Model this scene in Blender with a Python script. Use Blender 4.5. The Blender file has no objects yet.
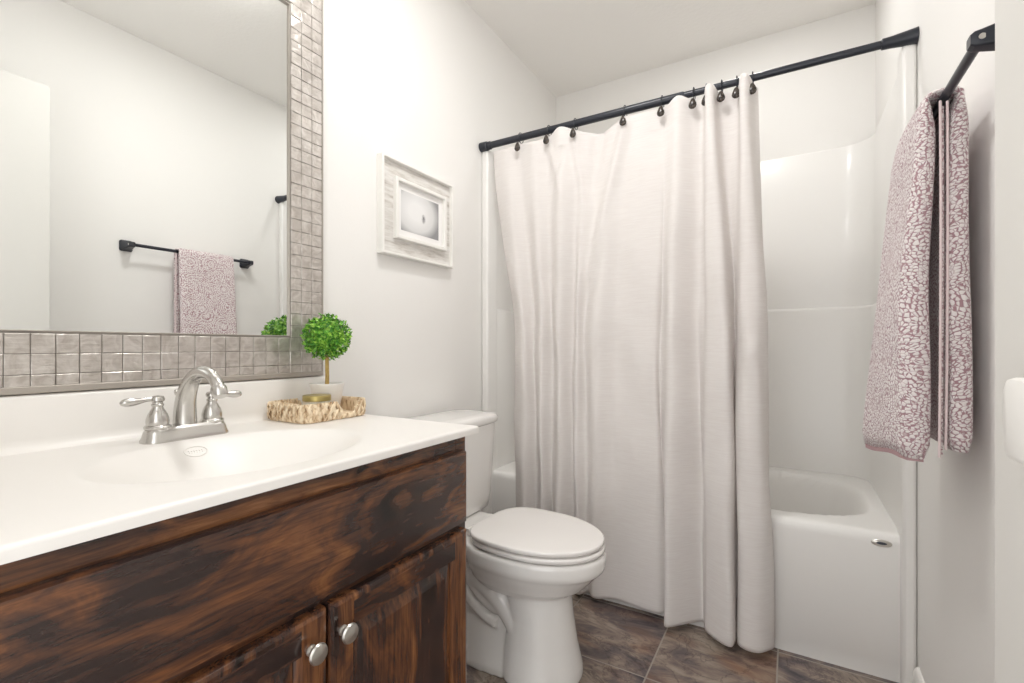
import bpy, bmesh, math, random
from mathutils import Vector, Matrix
random.seed(7)
PI = math.pi
sc = bpy.context.scene
col = sc.collection

# ------------------------------------------------------------------ camera, world, exposure
H = 1.01                       # camera height
F = 473.5
cam_d = bpy.data.cameras.new('camera'); cam = bpy.data.objects.new('camera', cam_d); col.objects.link(cam)
cam_d.sensor_width = 36; cam_d.lens = F / 1024 * 36; cam_d.clip_start = 0.02
cam.location = (0, 0, H); cam.rotation_euler = (PI / 2, 0, math.atan2(.5077, .8616))
cam_d.shift_y = (346.3 - 341.5) / 1024
sc.camera = cam
w = bpy.data.worlds.new('hall_light'); sc.world = w; w.use_nodes = True
w.node_tree.nodes['Background'].inputs[0].default_value = (1, .99, .98, 1)
w.node_tree.nodes['Background'].inputs[1].default_value = 1.35
sc.view_settings.view_transform = 'Standard'; sc.view_settings.look = 'None'
sc.view_settings.gamma = 1; sc.view_settings.use_curve_mapping = False
sc.view_settings.exposure = 0.98
CEIL_POWER = 28.0               # emission of the ceiling lamp's glass
VAN_POWER = 3.2
TUB_FILL_POWER = 34.0                # added unseen light that brightens the tub alcove
sc.cycles.max_bounces = 12; sc.cycles.diffuse_bounces = 8

# ------------------------------------------------------------------ materials
def mat(name, color, rough=.5, metal=0, spec=.5, coat=0):
    m = bpy.data.materials.new(name); m.use_nodes = True
    b = m.node_tree.nodes['Principled BSDF']
    b.inputs['Base Color'].default_value = (*color, 1); b.inputs['Roughness'].default_value = rough
    b.inputs['Metallic'].default_value = metal; b.inputs['Specular IOR Level'].default_value = spec
    b.inputs['Coat Weight'].default_value = coat; b.inputs['Coat Roughness'].default_value = .08
    return m
def nd(m, t, **k):
    n = m.node_tree.nodes.new(t)
    for a, v in k.items():
        if a in n.inputs.keys(): n.inputs[a].default_value = v
        else: setattr(n, a, v)
    return n
def lk(m, a, b): m.node_tree.links.new(a, b)
def bsdf(m): return m.node_tree.nodes['Principled BSDF']
def coords(m, scale=(1, 1, 1), rot=(0, 0, 0), loc=(0, 0, 0)):
    t = nd(m, 'ShaderNodeTexCoord'); p = nd(m, 'ShaderNodeMapping')
    p.inputs['Scale'].default_value = scale; p.inputs['Rotation'].default_value = rot; p.inputs['Location'].default_value = loc
    lk(m, t.outputs['Object'], p.inputs['Vector']); return p.outputs['Vector']
def ramp(m, fac, stops):
    r = nd(m, 'ShaderNodeValToRGB'); e = r.color_ramp.elements
    while len(e) < len(stops): e.new(.5)
    for i, (p, c) in enumerate(stops): e[i].position = p; e[i].color = (*c, 1) if len(c) == 3 else c
    lk(m, fac, r.inputs['Fac']); return r.outputs['Color']
def noise(m, vec, scale, detail=3, rough=.5, dist=0):
    n = nd(m, 'ShaderNodeTexNoise'); n.inputs['Scale'].default_value = scale; n.inputs['Detail'].default_value = detail
    n.inputs['Roughness'].default_value = rough; n.inputs['Distortion'].default_value = dist
    lk(m, vec, n.inputs['Vector']); return n.outputs['Fac']
def bump(m, h, strength=.2, dist=.01):
    b = nd(m, 'ShaderNodeBump'); b.inputs['Strength'].default_value = strength; b.inputs['Distance'].default_value = dist
    lk(m, h, b.inputs['Height']); lk(m, b.outputs['Normal'], bsdf(m).inputs['Normal']); return b
def math_(m, op, a, b=None):
    n = nd(m, 'ShaderNodeMath', operation=op)
    for i, v in enumerate((a, b)):
        if v is None: continue
        if isinstance(v, (int, float)): n.inputs[i].default_value = v
        else: lk(m, v, n.inputs[i])
    return n.outputs[0]
def mixc(m, fac, a, b, mode='MIX'):
    n = nd(m, 'ShaderNodeMix', data_type='RGBA', blend_type=mode)
    for s, v in ((n.inputs[0], fac), (n.inputs[6], a), (n.inputs[7], b)):
        if isinstance(v, (int, float)): s.default_value = v
        elif isinstance(v, tuple): s.default_value = (*v, 1)
        else: lk(m, v, s)
    return n.outputs[2]

M = {}
def wallmat(name, c, sc_=180, st=.12):
    m = mat(name, c, .75, spec=.3); bump(m, noise(m, coords(m), sc_, 3), st, .002); return m
M['wall'] = wallmat('wall_paint', (.82, .81, .79))
M['ceil'] = wallmat('ceiling_texture', (.86, .845, .82), 60, .45)
M['trim'] = mat('trim_paint', (.84, .83, .80), .35)
M['door'] = mat('door_paint', (.72, .71, .68), .5)
M['acrylic'] = mat('white_acrylic', (.80, .79, .77), .38, coat=.15)
M['ceramic'] = mat('white_ceramic', (.83, .82, .80), .07, coat=.5)
M['seat'] = mat('white_seat', (.84, .82, .80), .14, coat=.3)
M['marble'] = mat('cultured_marble', (.80, .78, .75), .38, coat=.05)
M['black'] = mat('black_metal', (.016, .019, .028), .32, spec=.5)
M['nickel'] = mat('brushed_nickel', (.58, .565, .54), .25, 1)
M['chrome'] = mat('chrome', (.6, .6, .6), .12, 1)
M['satin'] = mat('satin_silver', (.62, .60, .56), .33, 1)
M['dark'] = mat('dark_ink', (.05, .06, .08), .4)
M['mirror'] = mat('mirror_glass', (.90, .915, .905), .0, 1)
M['white_pot'] = mat('white_pot', (.82, .81, .79), .3)
M['gold'] = mat('gold_tin', (.42, .34, .13), .38, .85)
M['glassjar'] = mat('jar_glass', (.75, .72, .62), .1)
M['white_frame'] = mat('white_moulding', (.82, .81, .78), .4)
M['mat_board'] = mat('mat_board', (.84, .83, .82), .7)
M['soil'] = mat('moss', (.12, .11, .06), .9)
M['lampglass'] = mat('lamp_glass', (1, 1, 1), .4)
def emis(name, s, c=(1, .985, .965)):
    m = mat(name, (1, 1, 1), .4); bsdf(m).inputs['Emission Color'].default_value = (*c, 1)
    bsdf(m).inputs['Emission Strength'].default_value = s; return m
M['ceil_lamp'] = emis('ceiling_lamp_glass', CEIL_POWER); M['van_lamp'] = emis('vanity_lamp_glass', VAN_POWER); M['tub_fill'] = emis('tub_fill_glow', TUB_FILL_POWER)

def make_wood(name, axis):     # knotty alder, stained: grain along axis 'y' or 'z'
    m = mat(name, (.1, .05, .02), .26, spec=.5, coat=.35)
    s = (9, 3.6, 9) if axis == 'y' else (10, 10, 2.4)
    v = coords(m, s)
    warp = nd(m, 'ShaderNodeTexNoise'); warp.inputs['Scale'].default_value = .9; warp.inputs['Detail'].default_value = 2
    lk(m, v, warp.inputs['Vector'])
    add = nd(m, 'ShaderNodeVectorMath', operation='MULTIPLY_ADD'); lk(m, warp.outputs['Color'], add.inputs[0])
    add.inputs[1].default_value = (2.6, 2.6, 2.6); lk(m, v, add.inputs[2]); v2 = add.outputs[0]
    big = noise(m, v2, .95, 8, .60, .8)
    streak = noise(m, coords(m, (150, 7, 150) if axis == 'y' else (150, 150, 7)), 1, 5, .7, .3)
    k = math_(m, 'ADD', math_(m, 'MULTIPLY', big, .78), math_(m, 'MULTIPLY', streak, .22))
    base = ramp(m, k, [(.36, (.020, .011, .010)), (.435, (.036, .018, .014)), (.495, (.082, .033, .017)), (.555, (.150, .058, .022)), (.66, (.27, .112, .038))])
    vo = nd(m, 'ShaderNodeTexVoronoi', feature='F1'); vo.inputs['Scale'].default_value = .8
    lk(m, v2, vo.inputs['Vector'])
    knot = ramp(m, vo.outputs['Distance'], [(.05, (.10, .08, .08)), (.17, (1, 1, 1))])
    fine = ramp(m, streak, [(.36, (.74, .72, .72)), (.55, (1, 1, 1))])
    c = mixc(m, 1.0, mixc(m, 1.0, base, knot, 'MULTIPLY'), fine, 'MULTIPLY')
    lk(m, c, bsdf(m).inputs['Base Color']); bump(m, streak, .12, .001)
    return m
M['wood_y'] = make_wood('stained_alder_horizontal', 'y'); M['wood_z'] = make_wood('stained_alder_vertical', 'z')

m = M['floor'] = mat('slate_tile', (.1, .09, .08), .36, spec=.45)
v = coords(m)
br = nd(m, 'ShaderNodeTexBrick'); br.offset = 0; br.squash = 1
sub = nd(m, 'ShaderNodeVectorMath', operation='ADD'); sub.inputs[1].default_value = (.727 + 3.45, -1.45 + 3.45, 0)
lk(m, v, sub.inputs[0]); lk(m, sub.outputs[0], br.inputs['Vector'])
for k_, val in (('Scale', 1), ('Mortar Size', .0028), ('Brick Width', .345), ('Row Height', .345), ('Mortar Smooth', .25)): br.inputs[k_].default_value = val
br.inputs['Color1'].default_value = (.0, .0, .0, 1); br.inputs['Color2'].default_value = (1, 1, 1, 1)
cell = nd(m, 'ShaderNodeVectorMath', operation='DIVIDE'); lk(m, sub.outputs[0], cell.inputs[0]); cell.inputs[1].default_value = (.345, .345, 1)
flo = nd(m, 'ShaderNodeVectorMath', operation='FLOOR'); lk(m, cell.outputs[0], flo.inputs[0])
wn = nd(m, 'ShaderNodeTexWhiteNoise'); lk(m, flo.outputs[0], wn.inputs['Vector'])
off = nd(m, 'ShaderNodeVectorMath', operation='MULTIPLY_ADD'); lk(m, wn.outputs['Color'], off.inputs[0]); off.inputs[1].default_value = (9, 9, 9); lk(m, v, off.inputs[2])
str_ = nd(m, 'ShaderNodeMapping'); str_.inputs['Scale'].default_value = (1, 2.2, 1); str_.inputs['Rotation'].default_value = (0, 0, .5); lk(m, off.outputs[0], str_.inputs['Vector'])
n1 = noise(m, str_.outputs[0], 5.0, 9, .66, .7)
n2 = noise(m, str_.outputs[0], 3.2, 4, .5, .4)
c1 = ramp(m, n1, [(.34, (.052, .044, .052)), (.44, (.125, .100, .100)), (.50, (.20, .155, .135)), (.56, (.29, .235, .19)), (.68, (.40, .35, .29))])
c2 = ramp(m, n2, [(.54, (0, 0, 0)), (.70, (.6, .6, .6))])
c3 = mixc(m, c2, c1, (.27, .135, .07))
vein = ramp(m, noise(m, off.outputs[0], 7, 6, .6, .9), [(.475, (1, 1, 1)), (.495, (.55, .52, .55)), (.515, (1, 1, 1))])
c4 = mixc(m, 1.0, c3, vein, 'MULTIPLY')
cc = mixc(m, br.outputs['Fac'], c4, (.33, .295, .255)); lk(m, cc, bsdf(m).inputs['Base Color'])
hgt = math_(m, 'SUBTRACT', math_(m, 'MULTIPLY', n1, .6), br.outputs['Fac']); bump(m, hgt, .5, .004)

m = M['curtain'] = mat('linen_curtain', (.78, .735, .70), .85, spec=.15)
slub = noise(m, coords(m, (16, 16, 420)), 1, 3, .65); fine = noise(m, coords(m, (500, 500, 60)), 1, 2)
lk(m, ramp(m, slub, [(.35, (.83, .795, .78)), (.65, (.89, .865, .85))]), bsdf(m).inputs['Base Color'])
bump(m, math_(m, 'ADD', slub, math_(m, 'MULTIPLY', fine, .4)), .22, .002)
tr = nd(m, 'ShaderNodeBsdfTranslucent'); tr.inputs['Color'].default_value = (.80, .76, .72, 1)
mx = nd(m, 'ShaderNodeMixShader'); mx.inputs[0].default_value = .22
lk(m, bsdf(m).outputs[0], mx.inputs[1]); lk(m, tr.outputs[0], mx.inputs[2])
lk(m, mx.outputs[0], m.node_tree.nodes['Material Output'].inputs['Surface'])

m = M['towel'] = mat('mauve_towel', (.6, .45, .47), .95, spec=.1)
bsdf(m).inputs['Sheen Weight'].default_value = .3
v = coords(m)
wv = nd(m, 'ShaderNodeTexNoise'); wv.inputs['Scale'].default_value = 9; lk(m, v, wv.inputs['Vector'])
ad = nd(m, 'ShaderNodeVectorMath', operation='MULTIPLY_ADD'); lk(m, wv.outputs['Color'], ad.inputs[0]); ad.inputs[1].default_value = (.05, .05, .05); lk(m, v, ad.inputs[2])
vo = nd(m, 'ShaderNodeTexVoronoi', feature='DISTANCE_TO_EDGE'); vo.inputs['Scale'].default_value = 110; vo.inputs['Randomness'].default_value = .85
mp = nd(m, 'ShaderNodeMapping'); mp.inputs['Scale'].default_value = (1, 1, 1.35); lk(m, ad.outputs[0], mp.inputs['Vector']); lk(m, mp.outputs[0], vo.inputs['Vector'])
bigv = nd(m, 'ShaderNodeTexVoronoi', feature='F1'); bigv.inputs['Scale'].default_value = 12; lk(m, v, bigv.inputs['Vector'])
ring = math_(m, 'SINE', math_(m, 'MULTIPLY', bigv.outputs['Distance'], 62))
edge = math_(m, 'ADD', vo.outputs['Distance'], math_(m, 'MULTIPLY', ring, .06))
lk(m, ramp(m, edge, [(.04, (.39, .24, .265)), (.145, (.80, .75, .745))]), bsdf(m).inputs['Base Color'])
fz = noise(m, v, 900, 2)
bump(m, math_(m, 'ADD', math_(m, 'MINIMUM', edge, .25), math_(m, 'MULTIPLY', fz, .12)), .9, .006)
M['hem'] = mat('towel_hem', (.66, .55, .55), .9, spec=.1)
M['hem_dark'] = mat('towel_band', (.42, .28, .29), .9, spec=.1)

m = M['tile'] = mat('brushed_tile', (.5, .47, .43), .28, .6)
v = coords(m, (1, 1, 1))
g = noise(m, coords(m, (30, 30, 30), (0.5, 0, 0)), 1.2, 3, .5, 1.2)
gi = noise(m, coords(m, (20, 20, 160), (.35, 0, 0)), 1, 3)
lk(m, ramp(m, g, [(.3, (.46, .42, .385)), (.7, (.66, .625, .59))]), bsdf(m).inputs['Base Color'])
bump(m, math_(m, 'ADD', gi, g), .35, .004)
M['taupe'] = mat('taupe_metal', (.42, .385, .345), .42, .4)
M['grout'] = mat('dark_grout', (.25, .225, .20), .7)

m = M['basket'] = mat('seagrass', (.5, .33, .17), .7)
g = noise(m, coords(m, (110, 110, 34)), 1, 3, .6)
lk(m, ramp(m, g, [(.34, (.28, .17, .08)), (.43, (.62, .46, .29)), (.58, (.84, .71, .52))]), bsdf(m).inputs['Base Color'])
bump(m, noise(m, coords(m, (300, 300, 60)), 1, 3), .5, .002)
m = M['leaf'] = mat('boxwood_leaf', (.1, .3, .03), .45)
g = nd(m, 'ShaderNodeTexVoronoi', feature='F1'); g.inputs['Scale'].default_value = 150; lk(m, coords(m), g.inputs['Vector'])
sp = nd(m, 'ShaderNodeSeparateColor'); lk(m, g.outputs['Color'], sp.inputs[0])
lk(m, ramp(m, sp.outputs[0], [(.1, (.03, .17, .012)), (.5, (.12, .38, .025)), (.95, (.36, .62, .09))]), bsdf(m).inputs['Base Color'])
m = M['stem'] = mat('golden_stem', (.45, .30, .08), .6)
lk(m, ramp(m, noise(m, coords(m, (300, 300, 60)), 1, 3), [(.3, (.32, .20, .05)), (.7, (.56, .40, .13))]), bsdf(m).inputs['Base Color'])
m = M['bead'] = mat('brown_stone', (.03, .022, .018), .25)
lk(m, ramp(m, noise(m, coords(m), 90, 4), [(.35, (.012, .009, .008)), (.7, (.09, .07, .055))]), bsdf(m).inputs['Base Color'])
m = M['whitewash'] = mat('whitewashed_wood', (.7, .68, .64), .65)
g = noise(m, coords(m, (25, 9, 70)), 1, 5, .65)
lk(m, ramp(m, g, [(.30, (.40, .36, .32)), (.45, (.62, .595, .56)), (.62, (.74, .725, .70))]), bsdf(m).inputs['Base Color'])
m = M['print'] = mat('grey_print', (.6, .6, .6), .35)
v = coords(m)                                   # local: y across, z up, centre 0
gr = nd(m, 'ShaderNodeTexGradient', gradient_type='SPHERICAL')
mp = nd(m, 'ShaderNodeMapping'); mp.inputs['Scale'].default_value = (0, 7.5, 10); mp.inputs['Rotation'].default_value = (-.6, 0, 0); mp.inputs['Location'].default_value = (0, .10, -.18)
lk(m, v, mp.inputs['Vector']); lk(m, mp.outputs[0], gr.inputs['Vector'])
c = ramp(m, gr.outputs['Fac'], [(.0, (.27, .27, .28)), (.28, (.66, .66, .66)), (.7, (.80, .80, .80))])
g2 = nd(m, 'ShaderNodeTexGradient', gradient_type='SPHERICAL'); mp2 = nd(m, 'ShaderNodeMapping')
mp2.inputs['Scale'].default_value = (0, 75, 45); mp2.inputs['Location'].default_value = (0, -1.2, .35); lk(m, v, mp2.inputs['Vector']); lk(m, mp2.outputs[0], g2.inputs['Vector'])
sw = math_(m, 'MULTIPLY', g2.outputs['Fac'], noise(m, coords(m, (1, 1, 1)), 120, 3, .6))
c = mixc(m, ramp(m, sw, [(.05, (0, 0, 0)), (.42, (1, 1, 1))]), c, (.16, .16, .17))
lk(m, c, bsdf(m).inputs['Base Color'])

# ------------------------------------------------------------------ helpers
def tag(o, label=None, cat=None, group=None, kind=None):
    for k, v in (('label', label), ('category', cat), ('group', group), ('kind', kind)):
        if v: o[k] = v
    return o
def wloc(o):
    v = Vector((0, 0, 0))
    while o: v += o.location; o = o.parent
    return v
def obj(name, bm, m, parent=None, smooth=True, origin=None, bev=0, flat_angle=.6):
    """link a bmesh authored in world coordinates as one mesh object"""
    bmesh.ops.recalc_face_normals(bm, faces=bm.faces)
    me = bpy.data.meshes.new(name)
    if origin is None:
        xs = [v.co for v in bm.verts]
        origin = Vector(((min(p.x for p in xs) + max(p.x for p in xs)) / 2, (min(p.y for p in xs) + max(p.y for p in xs)) / 2, min(p.z for p in xs)))
    origin = Vector(origin)
    bmesh.ops.translate(bm, verts=bm.verts, vec=-origin)
    bm.to_mesh(me); bm.free()
    o = bpy.data.objects.new(name, me); col.objects.link(o)
    o.location = origin - (wloc(parent) if parent else Vector((0, 0, 0)))
    if parent: o.parent = parent
    me.materials.append(m)
    if bev:
        b = o.modifiers.new('bevel', 'BEVEL'); b.width = bev; b.segments = 3; b.limit_method = 'ANGLE'; b.angle_limit = .6
    if smooth:
        for p in me.polygons: p.use_smooth = True
        me.set_sharp_from_angle(angle=flat_angle)
    return o
def empty(name, loc, label, cat, group=None):
    o = bpy.data.objects.new(name, None); o.empty_display_size = .05; o.location = loc; col.objects.link(o)
    return tag(o, label, cat, group)
def box(bm, x0, x1, y0, y1, z0, z1):
    vs = [bm.verts.new((x, y, z)) for x in (x0, x1) for y in (y0, y1) for z in (z0, z1)]
    for f in ((0, 1, 3, 2), (4, 6, 7, 5), (0, 4, 5, 1), (2, 3, 7, 6), (0, 2, 6, 4), (1, 5, 7, 3)): bm.faces.new([vs[i] for i in f])
    return bm
def B(*a):
    bm = bmesh.new(); box(bm, *a); return bm
def loft(bm, rings, closed=True, cap=True, loop=False):
    V = [[bm.verts.new(p) for p in r] for r in rings]
    n = len(V[0]); m_ = n if closed else n - 1; L = len(V) if loop else len(V) - 1
    for i in range(L):
        a, b = V[i], V[(i + 1) % len(V)]
        for j in range(m_): bm.faces.new((a[j], a[(j + 1) % n], b[(j + 1) % n], b[j]))
    if cap and closed and not loop: bm.faces.new(V[0][::-1]); bm.faces.new(V[-1])
    return bm
def lathe(bm, prof, c=(0, 0, 0), axis='z', n=32, sx=1, sy=1):
    """prof: (r, h) along the axis from c"""
    rings = []
    for r, h in prof:
        R = []
        for k in range(n):
            a = 2 * PI * k / n; u, v = r * math.cos(a) * sx, r * math.sin(a) * sy
            R.append({'z': (c[0] + u, c[1] + v, c[2] + h), 'x': (c[0] + h, c[1] + u, c[2] + v), 'y': (c[0] + u, c[1] + h, c[2] + v)}[axis])
        rings.append(R)
    return loft(bm, rings)
def tube(bm, pts, rad, n=16, sx=1.0, up=(0, 0, 1), cap=True, loop=False):
    pts = [Vector(p) for p in pts]; rings = []
    if not hasattr(rad, '__len__'): rad = [rad] * len(pts)
    prev = None
    for i, p in enumerate(pts):
        if loop: t = pts[(i + 1) % len(pts)] - pts[i - 1]
        else: t = pts[min(i + 1, len(pts) - 1)] - pts[max(i - 1, 0)]
        t.normalize()
        if prev is None:
            a = Vector(up).cross(t)
            if a.length < 1e-3: a = Vector((1, 0, 0)).cross(t)
            a.normalize()
        else: a = (prev - prev.dot(t) * t).normalized()
        prev = a; b = t.cross(a)
        rings.append([p + a * rad[i] * sx * math.cos(2 * PI * k / n) + b * rad[i] * math.sin(2 * PI * k / n) for k in range(n)])
    return loft(bm, rings, cap=cap, loop=loop)
def catmull(P, n):
    """P list of tuples; n samples per span"""
    out = []; N = len(P)
    for i in range(N - 1):
        p0, p1, p2, p3 = P[max(i - 1, 0)], P[i], P[i + 1], P[min(i + 2, N - 1)]
        for k in range(n):
            t = k / n
            out.append(tuple(.5 * (2 * b + (c_ - a) * t + (2 * a - 5 * b + 4 * c_ - d) * t * t + (-a + 3 * b - 3 * c_ + d) * t ** 3) for a, b, c_, d in zip(p0, p1, p2, p3)))
    out.append(tuple(P[-1])); return out
def sm(t): t = max(0, min(1, t)); return t * t * (3 - 2 * t)
def rrect(x0, x1, y0, y1, r, n=6):
    P = []
    for cx, cy, a0 in ((x1 - r, y1 - r, 0), (x0 + r, y1 - r, PI / 2), (x0 + r, y0 + r, PI), (x1 - r, y0 + r, 1.5 * PI)):
        for k in range(n + 1): a = a0 + k * PI / 2 / n; P.append((cx + r * math.cos(a), cy + r * math.sin(a)))
    return P
def struct(name, bm, m, **k): return tag(obj(name, bm, m, **k), kind='structure')
def copy_tree(o, loc):
    c = o.copy(); col.objects.link(c); c.location = loc
    for ch in list(o.children):
        d = ch.copy(); col.objects.link(d); d.parent = c
    return c

# ------------------------------------------------------------------ room shell
XL, XR, YB, YF, ZC = -1.208, .316, 2.57, -.20, 2.497
struct('floor', B(XL - .1, XR + .1, YF - .1, YB + .1, -.06, 0), M['floor'], smooth=False, origin=(0, 0, 0))
struct('ceiling', B(XL - .1, XR + .1, YF - .1, YB + .1, ZC, ZC + .06), M['ceil'], smooth=False)
struct('wall_left', B(XL - .1, XL, YF - .1, YB + .1, 0, ZC), M['wall'], smooth=False)
struct('wall_right', B(XR, XR + .1, YF - .1, YB + .1, 0, ZC), M['wall'], smooth=False)
struct('wall_back', B(XL, XR, YB, YB + .1, 0, ZC), M['wall'], smooth=False)
bm = bmesh.new(); box(bm, XL, -.60, YF - .1, YF, 0, ZC); box(bm, .235, XR, YF - .1, YF, 0, ZC); box(bm, -.60, .235, YF - .1, YF, 2.09, ZC)
struct('wall_front', bm, M['wall'], smooth=False)
def casing(bm, y):
    box(bm, -.67, -.60, y, y + .015, 0, 2.16); box(bm, -.60, .245, y, y + .015, 2.09, 2.16); box(bm, .245, .312, y, y + .015, 0, 2.16)
bm = bmesh.new(); casing(bm, YF); struct('trim_1', bm, M['trim'], smooth=False)
def baseb(name, pts, nrm):
    (x0, y0), (x1, y1) = pts; bm = bmesh.new()
    prof = [(0, 0), (.013, 0), (.013, .07), (.009, .082), (.004, .088), (0, .09)]
    loft(bm, [[(x + nrm[0] * d, y + nrm[1] * d, z) for d, z in prof] for x, y in ((x0, y0), (x1, y1))])
    struct(name, bm, M['trim'], flat_angle=.3)
baseb('baseboard_right', ((XR, YF + .02), (XR, 1.765)), (-1, 0))
baseb('baseboard_left', ((XL, .93), (XL, 1.765)), (1, 0))
# open door leaf standing along the right wall
door = struct('door_1', B(.188, .223, -.06, .7007, .012, 2.06), M['door'], bev=.002)
bm = bmesh.new(); R = []
for x, k in ((.188, 1), (.174, 1), (.169, .95), (.167, .82)):
    R.append([(x, .576 + (y - .576) * k, .945 + (z - .945) * k) for y, z in rrect(.545, .607, .908, .982, .012)])
loft(bm, R); tag(obj('handle', bm, M['trim'], door), 'white rounded pull plate')

# ------------------------------------------------------------------ bathtub and surround
TY = 1.81                                        # apron front
TX0, TX1, RZ = XL + .001, XR - .001, .442
tub = empty('bathtub', ((TX0 + TX1) / 2, 2.18, 0), 'white alcove bathtub partly behind the long shower curtain', 'bathtub')
bm = bmesh.new()                                 # apron + rim + basin: height field
def basin(x, y):
    cx, cy, a, b = (TX0 + TX1) / 2, 2.18, .685, .302
    r = (abs((x - cx) / a) ** 4 + abs((y - cy) / b) ** 4) ** .25
    if r >= 1: return 0
    return -.36 * sm((1 - r) / .26) ** .75
nx, ny = 120, 60; G = []
ys = [TY + .012 + (2.545 - TY - .012) * j / ny for j in range(ny + 1)]
rows = []
for (y, z) in ((TY + .004, 0.0), (TY + .004, .05), (TY, .06), (TY, RZ - .035), (TY + .0012, RZ - .022), (TY + .004, RZ - .012), (TY + .012, RZ - .003)):
    rows.append([(TX0 + (TX1 - TX0) * i / nx, y, z) for i in range(nx + 1)])
for y in ys[1:]:
    rows.append([(TX0 + (TX1 - TX0) * i / nx, y, RZ + basin(TX0 + (TX1 - TX0) * i / nx, y)) for i in range(nx + 1)])
loft(bm, rows, closed=False, cap=False)
obj('tub_body', bm, M['acrylic'], tub, flat_angle=1.2)
bm = bmesh.new(); lathe(bm, [(.0001, 0), (.026, 0), (.026, -.0012), (.022, -.0030), (.0001, -.0034)], (.237, TY, .412), 'y', 40, 1, .42)
bd = obj('badge', bm, M['satin'], tub)
bm = bmesh.new(); lathe(bm, [(.0001, 0), (.013, .001), (.013, -.0008), (.0001, -.0008)], (.237, TY - .0034, .412), 'y', 30, 1, .30)
obj('badge_mark', bm, M['dark'], bd)
sur = empty('shower_surround', ((TX0 + TX1) / 2, 2.5, .45), 'glossy white moulded shower surround lining the tub alcove', 'shower surround')
def upath(t, r=.10, n=8):                        # U path of the inner face, panel thickness t; front to back to front
    x0, x1, y1 = TX0 + t, TX1 - t, YB - t
    P = [(x1, TY + .02)] + [(x1 - r + r * math.cos(a), y1 - r + r * math.sin(a)) for a in [k * PI / 2 / n for k in range(n + 1)]]
    P += [(x0 + r - r * math.cos(a), y1 - r + r * math.sin(a)) for a in [PI / 2 - k * PI / 2 / n for k in range(n + 1)]] + [(x0, TY + .02)]
    return P
bm = bmesh.new(); Zt = 1.895
inn = [(upath(.030), .4425), (upath(.030), 1.172), (upath(.027, .103), 1.180), (upath(.018, .112), 1.184), (upath(.018, .112), Zt - .010), (upath(.012, .118), Zt), (upath(.001, .129), Zt)]
loft(bm, [[(x, y, z) for x, y in p] for p, z in inn], closed=False, cap=False)
obj('wall_panel', bm, M['acrylic'], sur, flat_angle=1.0)
for s, x in ((1, TX1), (-1, TX0)):
    x_in = x - s * .034; a_, b_ = min(x, x_in), max(x, x_in)
    obj('front_flange', B(a_, b_, 1.775, 1.86, 0.002, Zt + .004), M['acrylic'], sur, bev=.009)

# ------------------------------------------------------------------ curtain rod
RY, RZd = 1.774, 1.908
rod = empty('shower_curtain_rod', (-.45, RY, RZd), 'black telescoping rod spanning the tub alcove above the curtain', 'curtain rod')
def xcyl(prof, y=RY, z=RZd):
    bm = bmesh.new(); lathe(bm, [(r, x) for r, x in prof], (0, y, z), 'x', 28); return bm
obj('outer_tube', xcyl([(.0146, XL + .03), (.0146, -.335), (.0125, -.328)]), M['black'], rod)
obj('inner_tube', xcyl([(.0118, -.335), (.0118, XR - .05)]), M['black'], rod)
obj('end_cap', xcyl([(.021, XL + .001), (.0215, XL + .006), (.0205, XL + .034), (.018, XL + .037), (.0175, XL + .052), (.015, XL + .054)]), M['black'], rod)
obj('end_cap', xcyl([(.0135, XR - .085), (.0155, XR - .083), (.0165, XR - .06), (.0225, XR - .006), (.0235, XR - .001)]), M['black'], rod)

# ------------------------------------------------------------------ shower curtain
# each key: hem/top outline of a fold (x, y at the rod; x, y at mid height; x, y at the hem; top height)
K = [(-1.141, 1.775, -1.045, 1.800, -1.040, 1.800, 1.878),
     (-1.065, 1.757, -.978, 1.748, -.972, 1.750, 1.868),
     (-1.001, 1.772, -.943, 1.795, -.937, 1.798, 1.880),
     (-.930, 1.757, -.893, 1.750, -.888, 1.742, 1.870),
     (-.865, 1.772, -.862, 1.793, -.856, 1.797, 1.880),
     (-.806, 1.746, -.810, 1.747, -.815, 1.740, 1.897),
     (-.747, 1.772, -.770, 1.797, -.772, 1.790, 1.880),
     (-.705, 1.785, -.742, 1.760, -.732, 1.750, 1.866),
     (-.645, 1.792, -.715, 1.793, -.700, 1.786, 1.856),
     (-.590, 1.782, -.655, 1.748, -.665, 1.757, 1.870),
     (-.544, 1.772, -.585, 1.788, -.600, 1.785, 1.882),
     (-.476, 1.764, -.505, 1.772, -.505, 1.778, 1.880),
     (-.410, 1.772, -.432, 1.765, -.425, 1.772, 1.882),
     (-.385, 1.764, -.412, 1.785, -.393, 1.790, 1.884),
     (-.345, 1.745, -.366, 1.722, -.377, 1.703, 1.899),
     (-.296, 1.772, -.292, 1.793, -.280, 1.800, 1.882),
     (-.266, 1.776, -.266, 1.775, -.262, 1.780, 1.884),
     (-.250, 1.728, -.245, 1.728, -.248, 1.742, 1.899),
     (-.229, 1.728, -.182, 1.706, -.170, 1.697, 1.899),
     (-.209, 1.776, -.163, 1.785, -.157, 1.785, 1.882),
     (-.158, 1.776, -.154, 1.740, -.152, 1.728, 1.884),
     (-.144, 1.728, -.130, 1.708, -.130, 1.708, 1.903),
     (-.123, 1.728, -.090, 1.712, -.085, 1.713, 1.903),
     (-.106, 1.772, -.070, 1.750, -.052, 1.757, 1.884),
     (-.095, 1.785, -.070, 1.788, -.048, 1.790, 1.874)]
SL = [(-.544, 1.85, -.690, 1.30, .022, -.024), (-.750, 1.85, -.712, 1.58, .016, -.018), (-.655, 1.84, -.700, 1.60, .028, .022), (-.865, 1.85, -.800, 1.62, .016, -.010), (-.800, 1.80, -.845, 1.66, .012, .012), (-.1, 1.0, -.13, .96, .02, -.008)]
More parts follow.
